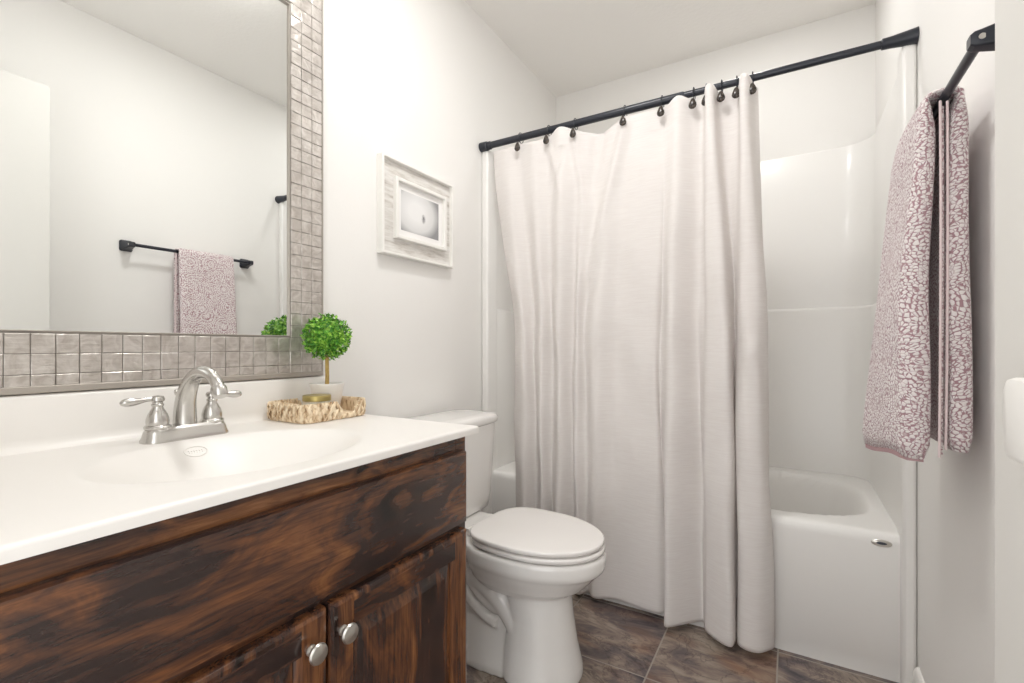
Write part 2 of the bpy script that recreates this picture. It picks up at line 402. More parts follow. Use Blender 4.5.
cols = catmull(K, 9); rows = []; NZ = 150
for i in range(NZ + 1):
    t = i / NZ; row = []
    for j, (xt, yt, xm, ym, xb, yb, zt) in enumerate(cols):
        zb = .026 + .0015 * math.sin(j * .35)
        z = zt + (zb - zt) * t
        h = max(0, min(1, (1.86 - z) / 1.84))                 # 0 at the rod, 1 at the hem
        if h < .45: a = sm(h / .45) * .6 + (h / .45) * .4; x = xt + (xm - xt) * a; y = yt + (ym - yt) * a
        else: a = sm((h - .45) / .55); x = xm + (xb - xm) * a; y = ym + (yb - ym) * a
        x += .004 * math.sin(7 * z + j * .21) * math.sin(PI * min(1, h * 1.4) * .5) * math.sin(PI * min(1, (1 - h) * 4) * .5)
        y += .0035 * math.sin(17 * z + 2.1 * math.sin(j * .13)) * math.sin(PI * h)
        # the soft V-shaped slack under the sagging top edge
        for (xa, za, xb2, zb2, w_, amp) in SL:
            q = max(0, min(1, ((x - xa) * (xb2 - xa) + (z - za) * (zb2 - za)) / ((xb2 - xa) ** 2 + (zb2 - za) ** 2)))
            d = math.hypot(x - xa - q * (xb2 - xa), (z - za - q * (zb2 - za)) * .8)
            y += amp * math.exp(-(d / w_) ** 2) * (1 - .55 * q)
        row.append((x, min(y, TY - .006), z))
    rows.append(row)
bm = bmesh.new(); loft(bm, rows, closed=False, cap=False)
cur = obj('shower_curtain', bm, M['curtain'], flat_angle=2.6)
s_ = cur.modifiers.new('cloth', 'SOLIDIFY'); s_.thickness = .0016; s_.offset = 0
tag(cur, 'long off-white slubby fabric shower curtain hanging from the black rod', 'shower curtain')
bm = bmesh.new(); n_ = len(cols)                 # stitched band along the top and the side hem
rr = [[(x, y - .0016, z) for x, y, z in rows[i]] for i in (5, 6)]
loft(bm, rr, closed=False, cap=False); obj('hem_band', bm, M['curtain'], cur, flat_angle=2.6)
hooks = [-1.001, -.865, -.747, -.544, -.405, -.296, -.254, -.205, -.158, -.110]
where = ['leftmost, nearest the left wall', 'second from the left wall', 'left of the deep sag in the curtain top', 'right of the deep sag in the curtain top',
         'alone on the flat middle of the curtain', 'first left of the bunched folds', 'half hidden left of the first upright pleat', 'right of the first upright pleat',
         'between the two upright pleats', 'rightmost, by the free edge of the curtain']
h0 = None
for i, x in enumerate(hooks):
    big = i == 0; r_rod = .0155
    if h0 is None:
        h0 = empty('curtain_hook', (x, RY, RZd), '', 'curtain hook', 'hooks on the shower rod')
        bm = bmesh.new(); tube(bm, [(x, RY + .0205 * math.cos(a), RZd - .003 + .0215 * math.sin(a)) for a in [2 * PI * k / 24 for k in range(24)]], .0018, 8, loop=True)
        obj('ring', bm, M['black'], h0)
        bm = bmesh.new(); tube(bm, [(x, RY - .012, RZd - .02), (x, RY - .020, RZd - .028), (x, RY - .027, RZd - .033)], .0016, 8); obj('wire', bm, M['black'], h0)
        bm = bmesh.new(); lathe(bm, [(.0001, .0185), (.0045, .0165), (.0085, .009), (.0125, -.001), (.0135, -.008), (.011, -.0145), (.006, -.018), (.0001, -.0192)], (x, RY - .031, RZd - .050), 'z', 20, 1, .62)
        obj('bead', bm, M['bead'], h0); hk = h0
    else: hk = copy_tree(h0, (x, RY, RZd))
    hk['label'] = 'black ring hook with brown oval bead, ' + where[i]

# ------------------------------------------------------------------ vanity cabinet
VX, V0, V1, VT = -.665, .113, .909, .803
van = empty('vanity_cabinet', ((XL + VX) / 2, (V0 + V1) / 2, 0), 'dark stained knotty wood vanity cabinet under the white sink top', 'cabinet')
bm = bmesh.new(); box(bm, XL + .002, VX, V0, V0 + .018, .0, VT); box(bm, XL + .002, VX, V1 - .018, V1, 0, VT)
box(bm, XL + .002, VX - .02, V0 + .018, V1 - .018, .1, .118); box(bm, VX - .07, VX - .05, V0 + .018, V1 - .018, 0, .1)
obj('carcass', bm, M['wood_z'], van, smooth=False, bev=.0012)
bm = bmesh.new()
box(bm, VX - .019, VX + .001, V0, V0 + .020, .09, VT); box(bm, VX - .019, VX + .001, V1 - .036, V1, .09, VT)
box(bm, VX - .019, VX + .0005, V0 + .020, V1 - .036, .745, VT); box(bm, VX - .019, VX + .0005, V0 + .020, V1 - .036, .565, .625); box(bm, VX - .019, VX + .0005, V0 + .020, V1 - .036, .09, .13)
obj('face_frame', bm, M['wood_y'], van, smooth=False, bev=.0012)
def panel_front(bm, x, y0, y1, z0, z1, th, edge):
    """slab with an eased outer edge: front face x+th"""
    R = []
    for d, o in ((0, 0), (th - edge, 0), (th - edge * .25, edge * .35), (th, edge * 1.6)):
        R.append([(x + d, y, z) for y, z in ((y0 + o, z0 + o), (y1 - o, z0 + o), (y1 - o, z1 - o), (y0 + o, z1 - o))])
    loft(bm, R)
bm = bmesh.new(); panel_front(bm, VX + .001, V0 + .018, V1 - .016, .603, .769, .019, .009)
tag(obj('drawer_front', bm, M['wood_y'], van, flat_angle=.3), 'long blotchy reddish false drawer front')
def cab_door(y0, y1, knob_y, z0=.115, z1=.588):
    x = VX + .001; th = .019; sw = .056; bm = bmesh.new()
    d = obj('door', door_frame(bm, x, y0, y1, z0, z1, th, sw), M['wood_z'], van, flat_angle=.3)
    R = []                                                 # top and bottom rails run the other way
    for za, zb in ((z1 - sw, z1 - .004), (z0 + .004, z0 + sw)):
        obj('rail', B(x + th - .001, x + th + .0006, y0 + sw - .008, y1 - sw + .008, za + .003, zb - .010), M['wood_y'], d, smooth=False, bev=.0005)
    bm = bmesh.new(); a, b, c_, e = y0 + sw - .004, y1 - sw + .004, z0 + sw - .004, z1 - sw + .004
    for dx, o in ((.002, 0), (.006, .0), (.009, .006), (.010, .012), (.0165, .030), (.0165, .034)):
        R.append([(x + dx, y, z) for y, z in ((a + o, c_ + o), (b - o, c_ + o), (b - o, e - o), (a + o, e - o))])
    loft(bm, R); obj('raised_panel', bm, M['wood_z'], d, flat_angle=.3)
    bm = bmesh.new(); lathe(bm, [(.0085, 0), (.0085, .002), (.0055, .004), (.0055, .009), (.009, .012), (.0145, .0145), (.0160, .018), (.0145, .0215), (.008, .0237), (.0001, .0242)], (x + th, knob_y, .536), 'x', 32, 1.0, 1.0)
    obj('knob', bm, M['satin'], d)
def door_frame(bm, x, y0, y1, z0, z1, th, sw):
    R = []
    for dx, o in ((0, sw), (0, 0), (th - .007, 0), (th - .002, .0025), (th, .008), (th, sw - .010), (th - .003, sw - .005), (th - .008, sw), (0, sw)):
        R.append([(x + dx, y, z) for y, z in ((y0 + o, z0 + o), (y1 - o, z0 + o), (y1 - o, z1 - o), (y0 + o, z1 - o))])
    return loft(bm, R, cap=False)
cab_door(V0 + .018, .5085, .477); cab_door(.5135, V1 - .016, .538)

# ------------------------------------------------------------------ vanity top with moulded bowl
CX, C0, C1, CT = -.644, .095, .937, .82
top = empty('countertop', ((XL + CX) / 2, (C0 + C1) / 2, VT), 'white cultured marble vanity top with a moulded oval sink bowl', 'countertop')
def bowl(x, y):
    r = math.hypot((x + .870) / .178, (y - .500) / .230)
    return 0 if r >= 1 else -.112 * (1 - r * r) ** 1.22
e = .006
def axis_pts(a, b, n, rnd):
    P = [a + (b - a) * k / n for k in range(n)] + [b - e + e * math.sin(t * PI / 2 / 5) for t in range(0, 6)]
    return P
xs_ = axis_pts(XL + .001, CX - e - .004, 110, 1); xs_ = [XL + .001 + (CX - e - XL - .001) * k / 110 for k in range(110)] + [CX - e + e * math.sin(t * PI / 10) for t in range(6)]
ys_ = [C0 + e - e * math.sin(t * PI / 10) for t in range(5, 0, -1)] + [C0 + e + (C1 - C0 - 2 * e) * k / 150 for k in range(150)] + [C1 - e + e * math.sin(t * PI / 10) for t in range(6)]
def edge_drop(d): return 0 if d >= e else e - math.sqrt(max(0, e * e - (e - d) ** 2))
rows = []
for x in xs_:
    rows.append([(x, y, CT + bowl(x, y) - max(edge_drop(CX - x), edge_drop(y - C0), edge_drop(C1 - y))) for y in ys_])
bm = bmesh.new(); V = [[bm.verts.new(p) for p in r] for r in rows]
for i in range(len(V) - 1):
    for j in range(len(V[0]) - 1): bm.faces.new((V[i][j], V[i + 1][j], V[i + 1][j + 1], V[i][j + 1]))
rim_v = [V[i][0] for i in range(len(V))] + V[-1][1:] + [V[i][-1] for i in range(len(V) - 2, -1, -1)]
low = [bm.verts.new((v.co.x, v.co.y, VT)) for v in rim_v]
for k in range(len(rim_v) - 1): bm.faces.new((rim_v[k], rim_v[k + 1], low[k + 1], low[k]))
obj('counter', bm, M['marble'], top, flat_angle=1.3)
bm = bmesh.new(); prof = [(XL + .001, CT - .004), (XL + .042, CT - .003), (XL + .036, CT + .002), (XL + .028, CT + .010), (XL + .024, CT + .022), (XL + .022, CT + .094), (XL + .019, CT + .100), (XL + .013, CT + .1025), (XL + .001, CT + .1025)]
loft(bm, [[(x, y, z) for x, z in prof] for y in (C0 + .002, C1 - .003)]); obj('backsplash', bm, M['marble'], top, flat_angle=.9)
bm = bmesh.new()                                            # embossed oval mark on the back slope of the bowl
def on_bowl(u, v_, lift=.0008):                             # u along y, v down the slope
    x = -1.024 + v_ * .36; y = .494 + u; return (x, y, CT + bowl(x, y) + lift)
tube(bm, [on_bowl(.021 * math.cos(a), .024 * math.sin(a)) for a in [2 * PI * k / 32 for k in range(32)]], .0011, 6, loop=True)
for k in range(6):
    u = -.012 + k * .0048; tube(bm, [on_bowl(u - .0012, -.006), on_bowl(u + .0012, 0.0), on_bowl(u - .0008, .006)], .0007, 5)
tag(obj('sink_mark', bm, M['marble'], top), 'small raised oval mark in the bowl')

# ------------------------------------------------------------------ faucet
FX, FY, FZ = -1.088, .507, CT
fa = empty('faucet', (FX, FY, FZ), 'brushed nickel two-handle faucet with a high arched spout', 'faucet')
bm = bmesh.new(); R = []
for z, k, s in ((0, 0, 1), (.004, 0, 1), (.008, .002, 1), (.020, .005, 1), (.026, .008, 1), (.029, .012, 1)):
    R.append([(x, y, FZ + z) for x, y in rrect(FX - .027 + k, FX + .027 - k, FY - .080 + k, FY + .080 - k, .022 - k * .6)])
loft(bm, R); obj('base_plate', bm, M['nickel'], fa)
for s in (-1, 1):
    hy = FY + s * .0515; hp = (FX - .002, hy, FZ)
    bm = bmesh.new(); lathe(bm, [(0.0001, 0.026), (0.02254, 0.026), (0.023, 0.02952), (0.02162, 0.03216), (0.01886, 0.03392), (0.0195, 0.03832), (0.01914, 0.04536), (0.01656, 0.05416), (0.01242, 0.06208), (0.00994, 0.06648), (0.00938, 0.07), (0.01058, 0.07176), (0.01058, 0.0744), (0.00902, 0.07616), (0.00902, 0.0788), (0.01178, 0.08144), (0.01214, 0.08584), (0.00966, 0.09024), (0.0001, 0.092)], hp, 'z', 32)
    h = obj('handle', bm, M['nickel'], fa)
    bm = bmesh.new(); L = catmull([(0, .0855), (.017, .085), (.034, .083), (.050, .082), (.061, .0815)], 5)
    ang = .0 if s < 0 else .0
    rad = [v * .88 for v in (.0062, .0058, .0052, .0050, .0048, .0048, .0050, .0055, .0062, .0070, .0078, .0085, .0090, .0092, .0092, .0090, .0084, .0074, .0060, .0040, .0012)]
    P = [(hp[0] - .004 * (q[0] / .061) + (.012 * q[0] / .061 if s > 0 else 0), hy + s * q[0], FZ + q[1]) for q in L]
    tube(bm, P, rad, 14, 1.0); obj('lever', bm, M['nickel'], h)
bm = bmesh.new()
path = catmull([(-.006, .024), (-.006, .052), (.000, .086), (.020, .118), (.052, .136), (.088, .135), (.115, .119), (.127, .098)], 6)
rr_ = [.0215 - .0100 * sm(k / (len(path) * .75)) for k in range(len(path))]
tube(bm, [(FX + x, FY, FZ + z) for x, z in path], rr_, 24, 1.0, up=(0, 1, 0)); sp_ = obj('spout', bm, M['nickel'], fa, flat_angle=1.2)
bm = bmesh.new(); d = Vector((.012, 0, -.024)).normalized(); p = Vector((FX + .127, FY, FZ + .098))
tube(bm, [p - d * .014, p - d * .010, p + d * .004, p + d * .007], [.0128, .0142, .0142, .0125], 24); obj('aerator', bm, M['nickel'], sp_)
bm = bmesh.new(); lathe(bm, [(.0024, .028), (.0024, .085), (.0045, .088), (.0062, .093), (.0050, .098), (.0001, .100)], (FX - .0385, FY, FZ - .0), 'z', 16)
lathe(bm, [(.006, 0), (.006, .006), (.0024, .010), (.0024, .028)], (FX - .0385, FY, FZ), 'z', 16)
obj('lift_rod', bm, M['nickel'], fa)

# ------------------------------------------------------------------ tray, plant, candle
TX_0, TX_1, TY_0, TY_1 = -1.175, -1.006, .728, .930
tray = empty('woven_tray', ((TX_0 + TX_1) / 2, (TY_0 + TY_1) / 2, CT), 'small tan woven tray with handle dips beside the sink', 'tray')
bm = bmesh.new(); a = rrect(TX_0 + .004, TX_1 - .004, TY_0 + .004, TY_1 - .004, .024)
loft(bm, [[(x, y, CT + z) for x, y in a] for z in (.001, .010)]); obj('tray_base', bm, M['basket'], tray)
def perim(N, inset, r=.026):
    P = rrect(TX_0 + inset, TX_1 - inset, TY_0 + inset, TY_1 - inset, r - inset, 10); P = P + [P[0]]
    L = [0]
    for q in range(1, len(P)): L.append(L[-1] + math.dist(P[q], P[q - 1]))
    out = []
    for k in range(N):
        s = L[-1] * k / N; i = max(j for j in range(len(L)) if L[j] <= s + 1e-9); i = min(i, len(P) - 2); t = (s - L[i]) / max(1e-9, L[i + 1] - L[i])
        out.append((P[i][0] + (P[i + 1][0] - P[i][0]) * t, P[i][1] + (P[i + 1][1] - P[i][1]) * t))
    return out
def wall_h(x, y):                                           # handle dips in the middle of the two long sides
    d = abs(y - .862) / .028
    return (.047 - .031 * sm(1.45 - d)) if (x > TX_1 - .03 or x < TX_0 + .03) else .047
bm = bmesh.new(); N = 150; Po, Pi = perim(N, .0045), perim(N, .011)
R = []
for k in range(N):
    (xo, yo), (xi, yi) = Po[k], Pi[k]; h = wall_h(xo, yo) - .003
    R.append([(xo, yo, CT + .002), (xo, yo, CT + h), (xi, yi, CT + h), (xi, yi, CT + .002)])
loft(bm, R, loop=True)
Q = perim(150, .004)
for k in range(0, 150, 5):                                  # zigzag strands over the rim
    for dirn in (-1, 1):
        pts = []
        for t in range(7):
            q = (k + dirn * (t - 3) * 1.05 + (2.5 if dirn > 0 else 0)) % 150; i0 = int(q); fx = q - i0
            x = Q[i0][0] * (1 - fx) + Q[(i0 + 1) % 150][0] * fx; y = Q[i0][1] * (1 - fx) + Q[(i0 + 1) % 150][1] * fx
            cx, cy = (TX_0 + TX_1) / 2, (TY_0 + TY_1) / 2
            n_v = Vector((x - cx, y - cy, 0)).normalized() * (.0022 * math.sin(PI * (t + .5) / 7) + random.uniform(-.0007, .0007) + (.0012 if dirn > 0 else 0))
            pts.append((x + n_v.x, y + n_v.y, CT + .004 + (wall_h(x, y) - .006) * t / 6))
        tube(bm, pts, [.0016, .0024, .0028, .0030, .0028, .0024, .0018], 8, 2.1, up=n_v.normalized())
for k in range(150):                                        # bound rim
    if k % 2: continue
    x, y = Po[k]; h = wall_h(x, y); xi, yi = Pi[k]
    tube(bm, [(x, y, CT + h - .008), (x, y, CT + h - .001), (xi, yi, CT + h - .001), (xi, yi, CT + h - .009)], .0026, 6)
obj('woven_wall', bm, M['basket'], tray, flat_angle=1.2)

PX, PY = -1.105, .868
pl = empty('topiary_plant', (PX, PY, CT + .010), 'little ball topiary of green leaves in a white pot', 'plant')
bm = bmesh.new(); lathe(bm, [(.0001, 0), (.031, 0), (.033, .003), (.0435, .070), (.0450, .073), (.0450, .078), (.0420, .078), (.0400, .070), (.0001, .068)], (PX, PY, CT + .0105), 'z', 48); obj('pot', bm, M['white_pot'], pl)
bm = bmesh.new(); lathe(bm, [(.0400, .0665), (.030, .070), (.012, .072), (.0001, .073)], (PX, PY, CT + .011), 'z', 24); obj('moss', bm, M['soil'], pl)
BZ = H + .026
bm = bmesh.new(); tube(bm, [(PX, PY, CT + .080), (PX + .001, PY, CT + .11), (PX - .001, PY + .001, CT + .135), (PX, PY, BZ - .04)], [.0058, .0053, .0052, .005], 12); obj('stem', bm, M['stem'], pl)
bm = bmesh.new(); bmesh.ops.create_icosphere(bm, subdivisions=3, radius=.047, matrix=Matrix.Translation((PX, PY, BZ)))
for k in range(1000):
    z = 1 - 2 * (k + .5) / 1000; a = k * 2.399963; r = math.sqrt(1 - z * z)
    n_v = Vector((r * math.cos(a), r * math.sin(a), z)); base = Vector((PX, PY, BZ)) + n_v * random.uniform(.046, .060)
    t = Vector((random.uniform(-1, 1), random.uniform(-1, 1), random.uniform(-1, 1))); t = (t - t.dot(n_v) * n_v).normalized()
    d = (n_v * random.uniform(.2, 1.3) + t).normalized(); s = d.cross(n_v + t * .3).normalized(); up = s.cross(d)
    L_, W = random.uniform(.011, .017), random.uniform(.0034, .0050)
    p0, p1, p2, p3, p4 = base, base + d * L_ * .5 + s * W, base + d * L_, base + d * L_ * .5 - s * W, base + d * L_ * .5 - up * .0012
    v_ = [bm.verts.new(q) for q in (p0, p1, p2, p3, p4)]
    bm.faces.new((v_[0], v_[1], v_[4])); bm.faces.new((v_[1], v_[2], v_[4])); bm.faces.new((v_[2], v_[3], v_[4])); bm.faces.new((v_[3], v_[0], v_[4]))
me_leaf = obj('foliage', bm, M['leaf'], pl, smooth=False)
KX, KY = -1.058, .800
cd = empty('candle_jar', (KX, KY, CT + .010), 'squat candle jar with a flat gold lid on the tray', 'candle')
bm = bmesh.new(); lathe(bm, [(.0001, 0), (.031, 0), (.033, .003), (.033, .038), (.031, .040), (.0001, .040)], (KX, KY, CT + .0105), 'z', 40); obj('jar', bm, M['glassjar'], cd)
bm = bmesh.new(); lathe(bm, [(.0001, .0395), (.0345, .0395), (.0345, .052), (.0335, .0535), (.0001, .0535)], (KX, KY, CT + .0105), 'z', 40); obj('lid', bm, M['gold'], cd)

# ------------------------------------------------------------------ framed mirror
MX, MY0, MY1, MZ0, MZ1, FW = XL, .120, .920, .924, 2.068, .107
GX = XL + .012
mi = empty('wall_mirror', (XL, (MY0 + MY1) / 2, MZ0), 'large wall mirror framed in brushed silver mosaic tiles', 'mirror')
obj('mirror_glass', B(XL + .004, GX, MY0 + FW - .004, MY1 - FW + .004, MZ0 + FW + .004, MZ1 - FW - .004), M['mirror'], mi, smooth=False)
bm = bmesh.new()
def frame_ring(bm, x0, x1, a, b, ky=1):                           # rectangular ring between insets a<b
    def rect(o):
        p = o * (1.075 if o > .05 else 1); q = o * ky; return [(MY0 + q, MZ0 + p), (MY1 - q, MZ0 + p), (MY1 - q, MZ1 - p), (MY0 + q, MZ1 - p)]
    loft(bm, [[(x, y, z) for y, z in rect(o)] for x, o in ((x0, a), (x1, a), (x1, b), (x0, b), (x0, a))], cap=False)
frame_ring(bm, XL + .002, XL + .0170, .004, FW); obj('frame_backing', bm, M['grout'], mi, smooth=False)
bm = bmesh.new(); frame_ring(bm, XL + .001, XL + .0215, 0, .0135, .32); obj('frame_rim', bm, M['taupe'], mi, smooth=False, bev=.002)
bm = bmesh.new(); frame_ring(bm, GX - .001, XL + .0190, FW - .0015, FW + .0006); obj('inner_bead', bm, M['taupe'], mi, smooth=False, bev=.0008)
bm = bmesh.new()
def tile_box(bm, y0, y1, z0, z1):
    g = .0006; x0, x1 = XL + .017, XL + .0205; tl = [random.uniform(-.0007, .0007) for _ in range(4)]
    c_ = [(y0 + g, z0 + g), (y1 - g, z0 + g), (y1 - g, z1 - g), (y0 + g, z1 - g)]
    i_ = [(y0 + g + .0012, z0 + g + .0012), (y1 - g - .0012, z0 + g + .0012), (y1 - g - .0012, z1 - g - .0012), (y0 + g + .0012, z1 - g - .0012)]
    loft(bm, [[(x0, *q) for q in c_], [(x1 - .0008, *q) for q in c_], [(x1 + t, *q) for q, t in zip(i_, tl)]])
pitch = .0335; w0 = .0125
cols_w = [(0, .022), (.022, .060), (.060, .0975)]         # strip widths across the frame, outer to inner
ynum = round((MY1 - MY0 - .026) / pitch)
for side in (0, 1):
    for a, b in cols_w:
        z0 = MZ0 + w0 + a if side == 0 else MZ1 - w0 - b; z1 = MZ0 + w0 + b if side == 0 else MZ1 - w0 - a
        k0, k1 = MY0 + .0045, MY1 - .0045; n_ = ynum
        for k in range(n_):
            ya, yb = k0 + (k1 - k0) * k / n_, k0 + (k1 - k0) * (k + 1) / n_
            tile_box(bm, ya, yb, z0, z1)
for side in (0, 1):
    za, zb = MZ0 + w0 + .0975, MZ1 - w0 - .0975
    n_ = round((zb - za) / .0335)
    for ci, (a, b) in enumerate(((-.008, .0260), (.0260, .060), (.060, .0920))):
        y0 = MY0 + w0 + a if side == 0 else MY1 - w0 - b; y1 = MY0 + w0 + b if side == 0 else MY1 - w0 - a
        for k in range(n_): tile_box(bm, y0, y1, za + (zb - za) * k / n_, za + (zb - za) * (k + 1) / n_)
obj('mosaic_facing', bm, M['tile'], mi, smooth=False)

# ------------------------------------------------------------------ picture
P0, P1, Q0, Q1 = 1.148, 1.535, H + .316, H + .652
pic = empty('framed_picture', (XL, (P0 + P1) / 2, Q0), 'whitewashed wooden double frame with a small grey print, above the toilet tank', 'picture')
def ring2(bm, prof, y0, y1, z0, z1):
    def rect(o): return [(y0 + o, z0 + o), (y1 - o, z0 + o), (y1 - o, z1 - o), (y0 + o, z1 - o)]
    loft(bm, [[(XL + x, y, z) for y, z in rect(o)] for x, o in prof], cap=False)
bm = bmesh.new(); ring2(bm, [(.001, 0), (.027, 0), (.029, .002), (.029, .0075), (.027, .009), (.001, .009), (.001, 0)], P0, P1, Q0, Q1); obj('outer_moulding', bm, M['white_frame'], pic, flat_angle=.4)
obj('wood_board', B(XL + .001, XL + .014, P0 + .009, P1 - .009, Q0 + .009, Q1 - .009), M['whitewash'], pic, smooth=False)
i0, i1, j0, j1 = 1.211, 1.489, H + .378, H + .592
bm = bmesh.new(); ring2(bm, [(.014, 0), (.029, 0), (.031, .002), (.031, .011), (.028, .013), (.0145, .013), (.014, 0)], i0, i1, j0, j1); obj('inner_moulding', bm, M['white_frame'], pic, flat_angle=.4)
obj('mat_board', B(XL + .0141, XL + .0165, i0 + .013, i1 - .013, j0 + .013, j1 - .013), M['mat_board'], pic, smooth=False)
pc = ((i0 + i1) / 2, (j0 + j1) / 2)
obj('print', B(XL + .0165, XL + .0172, i0 + .036, i1 - .036, j0 + .036, j1 - .036), M['print'], pic, smooth=False, origin=(XL + .017, pc[0], pc[1]))

# ------------------------------------------------------------------ toilet (bowl points along +x)
CY = 1.328
to = empty('toilet', (-.82, CY, 0), 'white two-piece toilet with closed lid between vanity and tub', 'toilet')
def egg(xb, xf, hw, z, n=48, p=2.25, cy=CY, split=.44):
    if z > .3999: p = 2.7
    xc = xb + (xf - xb) * split; R = []
    for k in range(n):
        a = 2 * PI * k / n; c_, s = math.cos(a), math.sin(a)
        l = (xf - xc) if c_ >= 0 else (xc - xb); pp = 2.0 if c_ >= 0 else p * 1.25
        R.append((xc + l * math.copysign(abs(c_) ** (2 / pp), c_), cy + hw * math.copysign(abs(s) ** (2 / pp), s), z))
    return R
bm = bmesh.new()
loft(bm, [egg(-.78, -.548, .122, .0), egg(-.78, -.543, .127, .012), egg(-.78, -.545, .124, .035), egg(-.775, -.560, .110, .10), egg(-.765, -.572, .099, .18), egg(-.775, -.578, .096, .24), egg(-.80, -.575, .10, .28)])
# foot flange running back to the wall
loft(bm, [egg(-1.14, -.575, .120, .0, p=3), egg(-1.14, -.575, .120, .022, p=3), egg(-1.135, -.60, .110, .05, p=3), egg(-1.13, -.63, .090, .10, p=3), egg(-1.12, -.67, .076, .14, p=3), egg(-1.12, -.68, .074, .22, p=3), egg(-1.10, -.70, .082, .30, p=3)])
# bowl
loft(bm, [egg(-.85, -.62, .078, .240), egg(-.885, -.582, .104, .256), egg(-.905, -.535, .128, .284), egg(-.915, -.503, .148, .318), egg(-.917, -.485, .158, .338), egg(-.918, -.474, .164, .347), egg(-.918, -.469, .168, .358), egg(-.918, -.468, .169, .386), egg(-.916, -.472, .165, .396)])
# deck under the tank
loft(bm, [[(x, y, z) for x, y in rrect(-1.19, -.85, CY - w_, CY + w_, .03)] for z, w_ in ((.30, .085), (.335, .115), (.365, .13), (.393, .13))])
for s in (-1, 1):                                           # trapway relief on both flanks
    tw = catmull([(-.70, .10), (-.735, .165), (-.80, .225), (-.88, .262), (-.96, .255), (-1.01, .20), (-1.03, .12), (-1.04, .04)], 5)
    tube(bm, [(x, CY + s * .066, z) for x, z in tw], .034, 14)
    for r0 in (.125, .170, .215):
        tube(bm, [(-.76 + r0 * math.cos(q), CY + s * .076, .355 + r0 * math.sin(q)) for q in [PI + k * PI / 2.2 / 9 for k in range(10)]], .019, 10)
bo = obj('bowl', bm, M['ceramic'], to, flat_angle=3)
r_ = bo.modifiers.new('fuse', 'REMESH'); r_.mode = 'VOXEL'; r_.voxel_size = .0045; r_.use_smooth_shade = True
s_ = bo.modifiers.new('soften', 'SMOOTH'); s_.factor = .5; s_.iterations = 5
def slab(name, xb, xf, hw, z0, z1, dome, ed, parent):
    bm = bmesh.new(); R = [egg(xb + ed * .6, xf - ed * .6, hw - ed * .6, z0), egg(xb, xf, hw, z0 + ed * .6), egg(xb, xf, hw, z1 - ed)]
    for k in range(1, 5):
        a = k * PI / 8; o = ed * (1 - math.cos(a)); R.append(egg(xb + o, xf - o, hw - o, z1 - ed + ed * math.sin(a)))
    for k in range(1, 9):
        t = k / 9; R.append(egg(xb + ed + (xf - xb - 2 * ed) * .44 * t, xf - ed - (xf - xb - 2 * ed) * .56 * t, (hw - ed) * (1 - t), z1 + dome * (1 - (1 - t) ** 2)))
    loft(bm, R); return obj(name, bm, M['seat'], parent, flat_angle=1.2)
slab('seat', -.876, -.472, .166, .4005, .4165, 0, .006, to)
slab('lid', -.884, -.475, .167, .4205, .4350, .004, .005, to)
for s in (-1, 1):
    bm = bmesh.new(); lathe(bm, [(.0001, -.022), (.011, -.022), (.012, -.018), (.012, .018), (.011, .022), (.0001, .022)], (-.895, CY + s * .075, .412), 'y', 16); obj('hinge', bm, M['seat'], to)
    bm = bmesh.new(); lathe(bm, [(.017, 0), (.017, .010), (.013, .019), (.006, .023), (.0001, .024)], (-.895, CY + s * .098, .040), 'z', 20); obj('bolt_cap', bm, M['ceramic'], to)
bm = bmesh.new(); R = []
def tank_ring(k, wy, xf, z, bow=.012):
    P = []
    for x, y in rrect(XL + .012, xf, CY - wy, CY + wy, .028, 6):
        if x > XL + .06: x += bow * (1 - ((y - CY) / wy) ** 2)
        P.append((x, y, z))
    return P
def tank_pts(x0, xf, wy, z, bow, n=14):
    """ring with a bowed front"""
    P = []; r = .028
    for k in range(n + 1): y = CY + wy - r - (2 * wy - 2 * r) * k / n; P.append((xf + bow * (1 - ((y - CY) / wy) ** 2), y, z))
    for a in (0.3, .7, 1.1): P.append((xf - r + r * math.cos(a), CY - wy + r - r * math.sin(a), z))
    P += [(xf - r, CY - wy, z), (x0 + r, CY - wy, z), (x0, CY - wy + r, z), (x0, CY + wy - r, z), (x0 + r, CY + wy, z), (xf - r, CY + wy, z)]
    for a in (1.1, .7, .3): P.append((xf - r + r * math.cos(a), CY + wy - r + r * math.sin(a), z))
    return P
X0 = XL + .026
loft(bm, [tank_pts(X0 + .01, -1.020, .185, .392, .01), tank_pts(X0, -1.010, .197, .402, .012), tank_pts(X0, -1.003, .204, .45, .014), tank_pts(X0, -.993, .217, .718, .018)])
obj('tank', bm, M['ceramic'], to, flat_angle=.9)
bm = bmesh.new()
loft(bm, [tank_pts(X0 - .004, -.992, .219, .719, .02), tank_pts(X0 - .006, -.986, .225, .724, .02), tank_pts(X0 - .006, -.984, .226, .740, .02), tank_pts(X0 - .003, -.989, .222, .750, .02), tank_pts(X0 + .004, -1.000, .212, .7545, .02), tank_pts(X0 + .03, -1.03, .18, .757, .02)])
obj('tank_lid', bm, M['ceramic'], to, flat_angle=.9)
bm = bmesh.new(); lathe(bm, [(.012, 0), (.012, .008), (.006, .010), (.006, .018)], (-.994, CY + .15, .675), 'x', 16); tube(bm, [(-.978, CY + .15, .675), (-.975, CY + .12, .672), (-.974, CY + .08, .668)], [.006, .005, .006], 10)
# flush lever sits on the hidden left part of the tank front
bmesh.ops.translate(bm, verts=bm.verts, vec=(0, -.30, 0)); obj('flush_lever', bm, M['chrome'], to)

to.rotation_euler = (0, 0, math.radians(-2.6)); to.location.x += .0; to.location.y += .006

